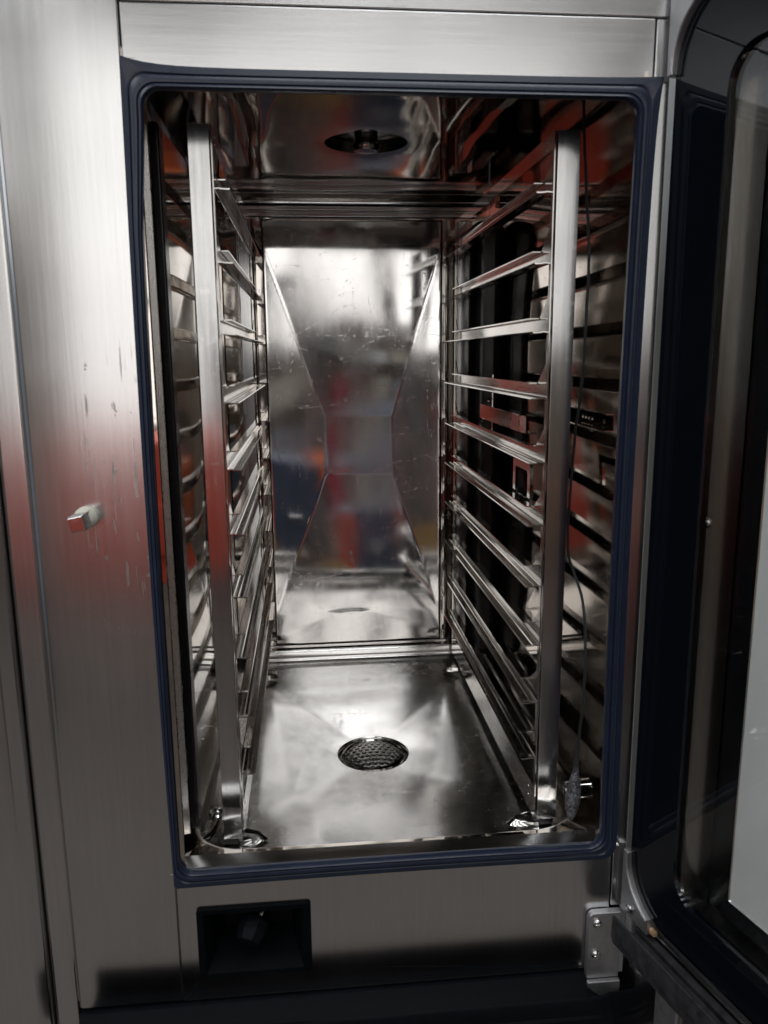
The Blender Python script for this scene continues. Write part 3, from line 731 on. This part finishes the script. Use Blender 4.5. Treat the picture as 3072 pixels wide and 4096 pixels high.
# ---- core temperature probe: braided cable, bulb handle, socket
pb = empty('temperature_probe', (.195, .045, .06), 'dark braided probe cable ending in a grey bulb handle hanging beside the right rack', 'probe')
cp = [(.195, .1036, .7560), (.195, .1000, .7300), (.195, .0836, .6606), (.195, .0724, .6131), (.195, .0724, .5429), (.195, .0768, .4946), (.195, .0919, .4308), (.195, .0993, .3775), (.195, .1027, .3145), (.195, .0755, .2888), (.195, .0455, .2605), (.195, .0342, .2086), (.195, .0372, .1584), (.195, .0465, .1061), (.195, .0481, .0866)]
def spline(P, k=6):
    out = []
    for i in range(len(P) - 1):
        p0, p1, p2, p3 = [Vector(P[max(0, min(len(P) - 1, i + d))]) for d in (-1, 0, 1, 2)]
        for j in range(k):
            t = j / k; out.append(.5 * ((2 * p1) + (p2 - p0) * t + (2 * p0 - 5 * p1 + 4 * p2 - p3) * t * t + (3 * p1 - p0 - 3 * p2 + p3) * t ** 3))
    out.append(Vector(P[-1])); return out
loc0 = Vector((.195, .045, .06))
sp = [p - loc0 + Vector((wob(p.z * 3, 0, 1, 14, .0012), wob(p.z * 3, 4, 1, 14, .0012), 0)) for p in spline(cp, 8)]
MB().tube(sp, [.0014 + .00022 * (i % 2) for i in range(len(sp))], 8).build('cable', M['cable'], pb, True)
a, b_ = Vector(cp[-1]) - loc0, Vector((.1895, .0440, .0270)) - loc0
rad = [.0024, .0034, .0048, .0062, .0072, .0078, .0080, .0076, .0064, .0046, .0020]
hp = [a.lerp(b_, k / 10) for k in range(11)]
MB().tube(hp, rad, 16).build('handle', M['speckled'], pb, True)
MB().tube([a + Vector((0, .0, .03)), a + Vector((0, 0, .018)), a, hp[2]], [.0017, .0022, .0026, .0031], 12).build('strain_relief', M['cable'], pb, True)
sk_ = own(MB().lathe([(.0115, .0), (.0105, -.010), (.0085, -.026), (.007, -.0265)], (.2160, .0640, .050), 'x', 24).build('probe_socket', M['chrome'], smooth=True))

# ---- perforated bracket with its wire pivot, between the right rack and the wall
br = empty('perforated_bracket', (.1655, .29, .437), 'small perforated steel bracket on a wire pivot behind the fifth rail of the right rack', 'bracket')
def brm():
    mb = MB(); L_ = .240; y0, y1 = -.120, .120
    # channel face split round round holes
    holes = [(-.052, .0), (-.040, .0), (-.028, .0), (-.016, .0), (-.092, .0)]
    zs_ = (-.0095, .0095)
    xs = sorted([y0, y1] + [h - .004 for h, _ in holes] + [h + .004 for h, _ in holes])
    hset = [(h - .004, h + .004) for h, _ in holes]
    for a, b in zip(xs, xs[1:]):
        if any(abs(a - p) < 1e-6 and abs(b - q_) < 1e-6 for p, q_ in hset):
            c = (a + b) / 2; n = 12
            O = []; I = []
            for k in range(n):
                an = 2 * math.pi * k / n; dx, dz = math.cos(an), math.sin(an)
                sc2 = min(.004 / max(abs(dx), 1e-6), .0095 / max(abs(dz), 1e-6)); O.append((0, c + dx * sc2, dz * sc2)); I.append((0, c + dx * .0022, dz * .0040))
            mb.add(O + I, [(k, (k + 1) % n, n + (k + 1) % n, n + k) for k in range(n)])
        else: mb.add([(0, a, zs_[0]), (0, b, zs_[0]), (0, b, zs_[1]), (0, a, zs_[1])], [(0, 1, 2, 3)])
    mb.add([(0, y0, .0095), (0, y1, .0095), (.011, y1, .0095), (.011, y0, .0095)], [(0, 1, 2, 3)])
    mb.add([(0, y0, -.0095), (0, y1, -.0095), (.011, y1, -.0095), (.011, y0, -.0095)], [(0, 1, 2, 3)])
    o = mb.build('channel', M['rack'], br); sd = o.modifiers.new('th', 'SOLIDIFY'); sd.thickness = .0010
brm()
MB().tube([(.004, .066, -.046), (.004, .066, .052)], .0016, 8).build('pivot_wire', M['chrome'], br, True)
MB().tube([(.004, .066, -.028), (.000, .085, -.030), (.000, .108, -.022), (.000, .112, -.010)], .0014, 8).build('wire_clip', M['chrome'], br, True)
MB().tube([(.004, .066, .020), (-.004, .056, .020), (-.006, .045, .018)], .0014, 8).build('wire_clip', M['chrome'], br, True)
# square parking frame below it
pf = empty('parking_frame', (.1630, .178, .374), 'small square steel frame hanging below the perforated bracket behind the right rack', 'frame')
MB().loops([[(x, y, z) for y, z in rrect(-.036, .036, -.026, .022, .004, 4)] for x in (0, .004)] + [[(x, y, z) for y, z in rrect(-.026, .026, -.016, .014, .003, 4)] for x in (.004, 0)] + [[(0, y, z) for y, z in rrect(-.036, .036, -.026, .022, .004, 4)]]).build('frame', M['rack'], pf, True)

# ================================================================== LEFT NEIGHBOUR
t = empty('neighbouring_cabinet', (-.62, .12, FZ), 'plain steel side of the appliance at the far left edge of the photograph', 'cabinet')
nb = MB(); nb.prism([(.2740, -.1190), (.2620, -.1260), (-.35, -.1260), (-.35, .4), (.2740, .4)], .1, 2.2, 2)
nb.build('side_panel', M['brushed'], t, bevel=.002)
box('plinth', -.33, .25, -.10, .38, 0, .1, M['blackplastic'], t)
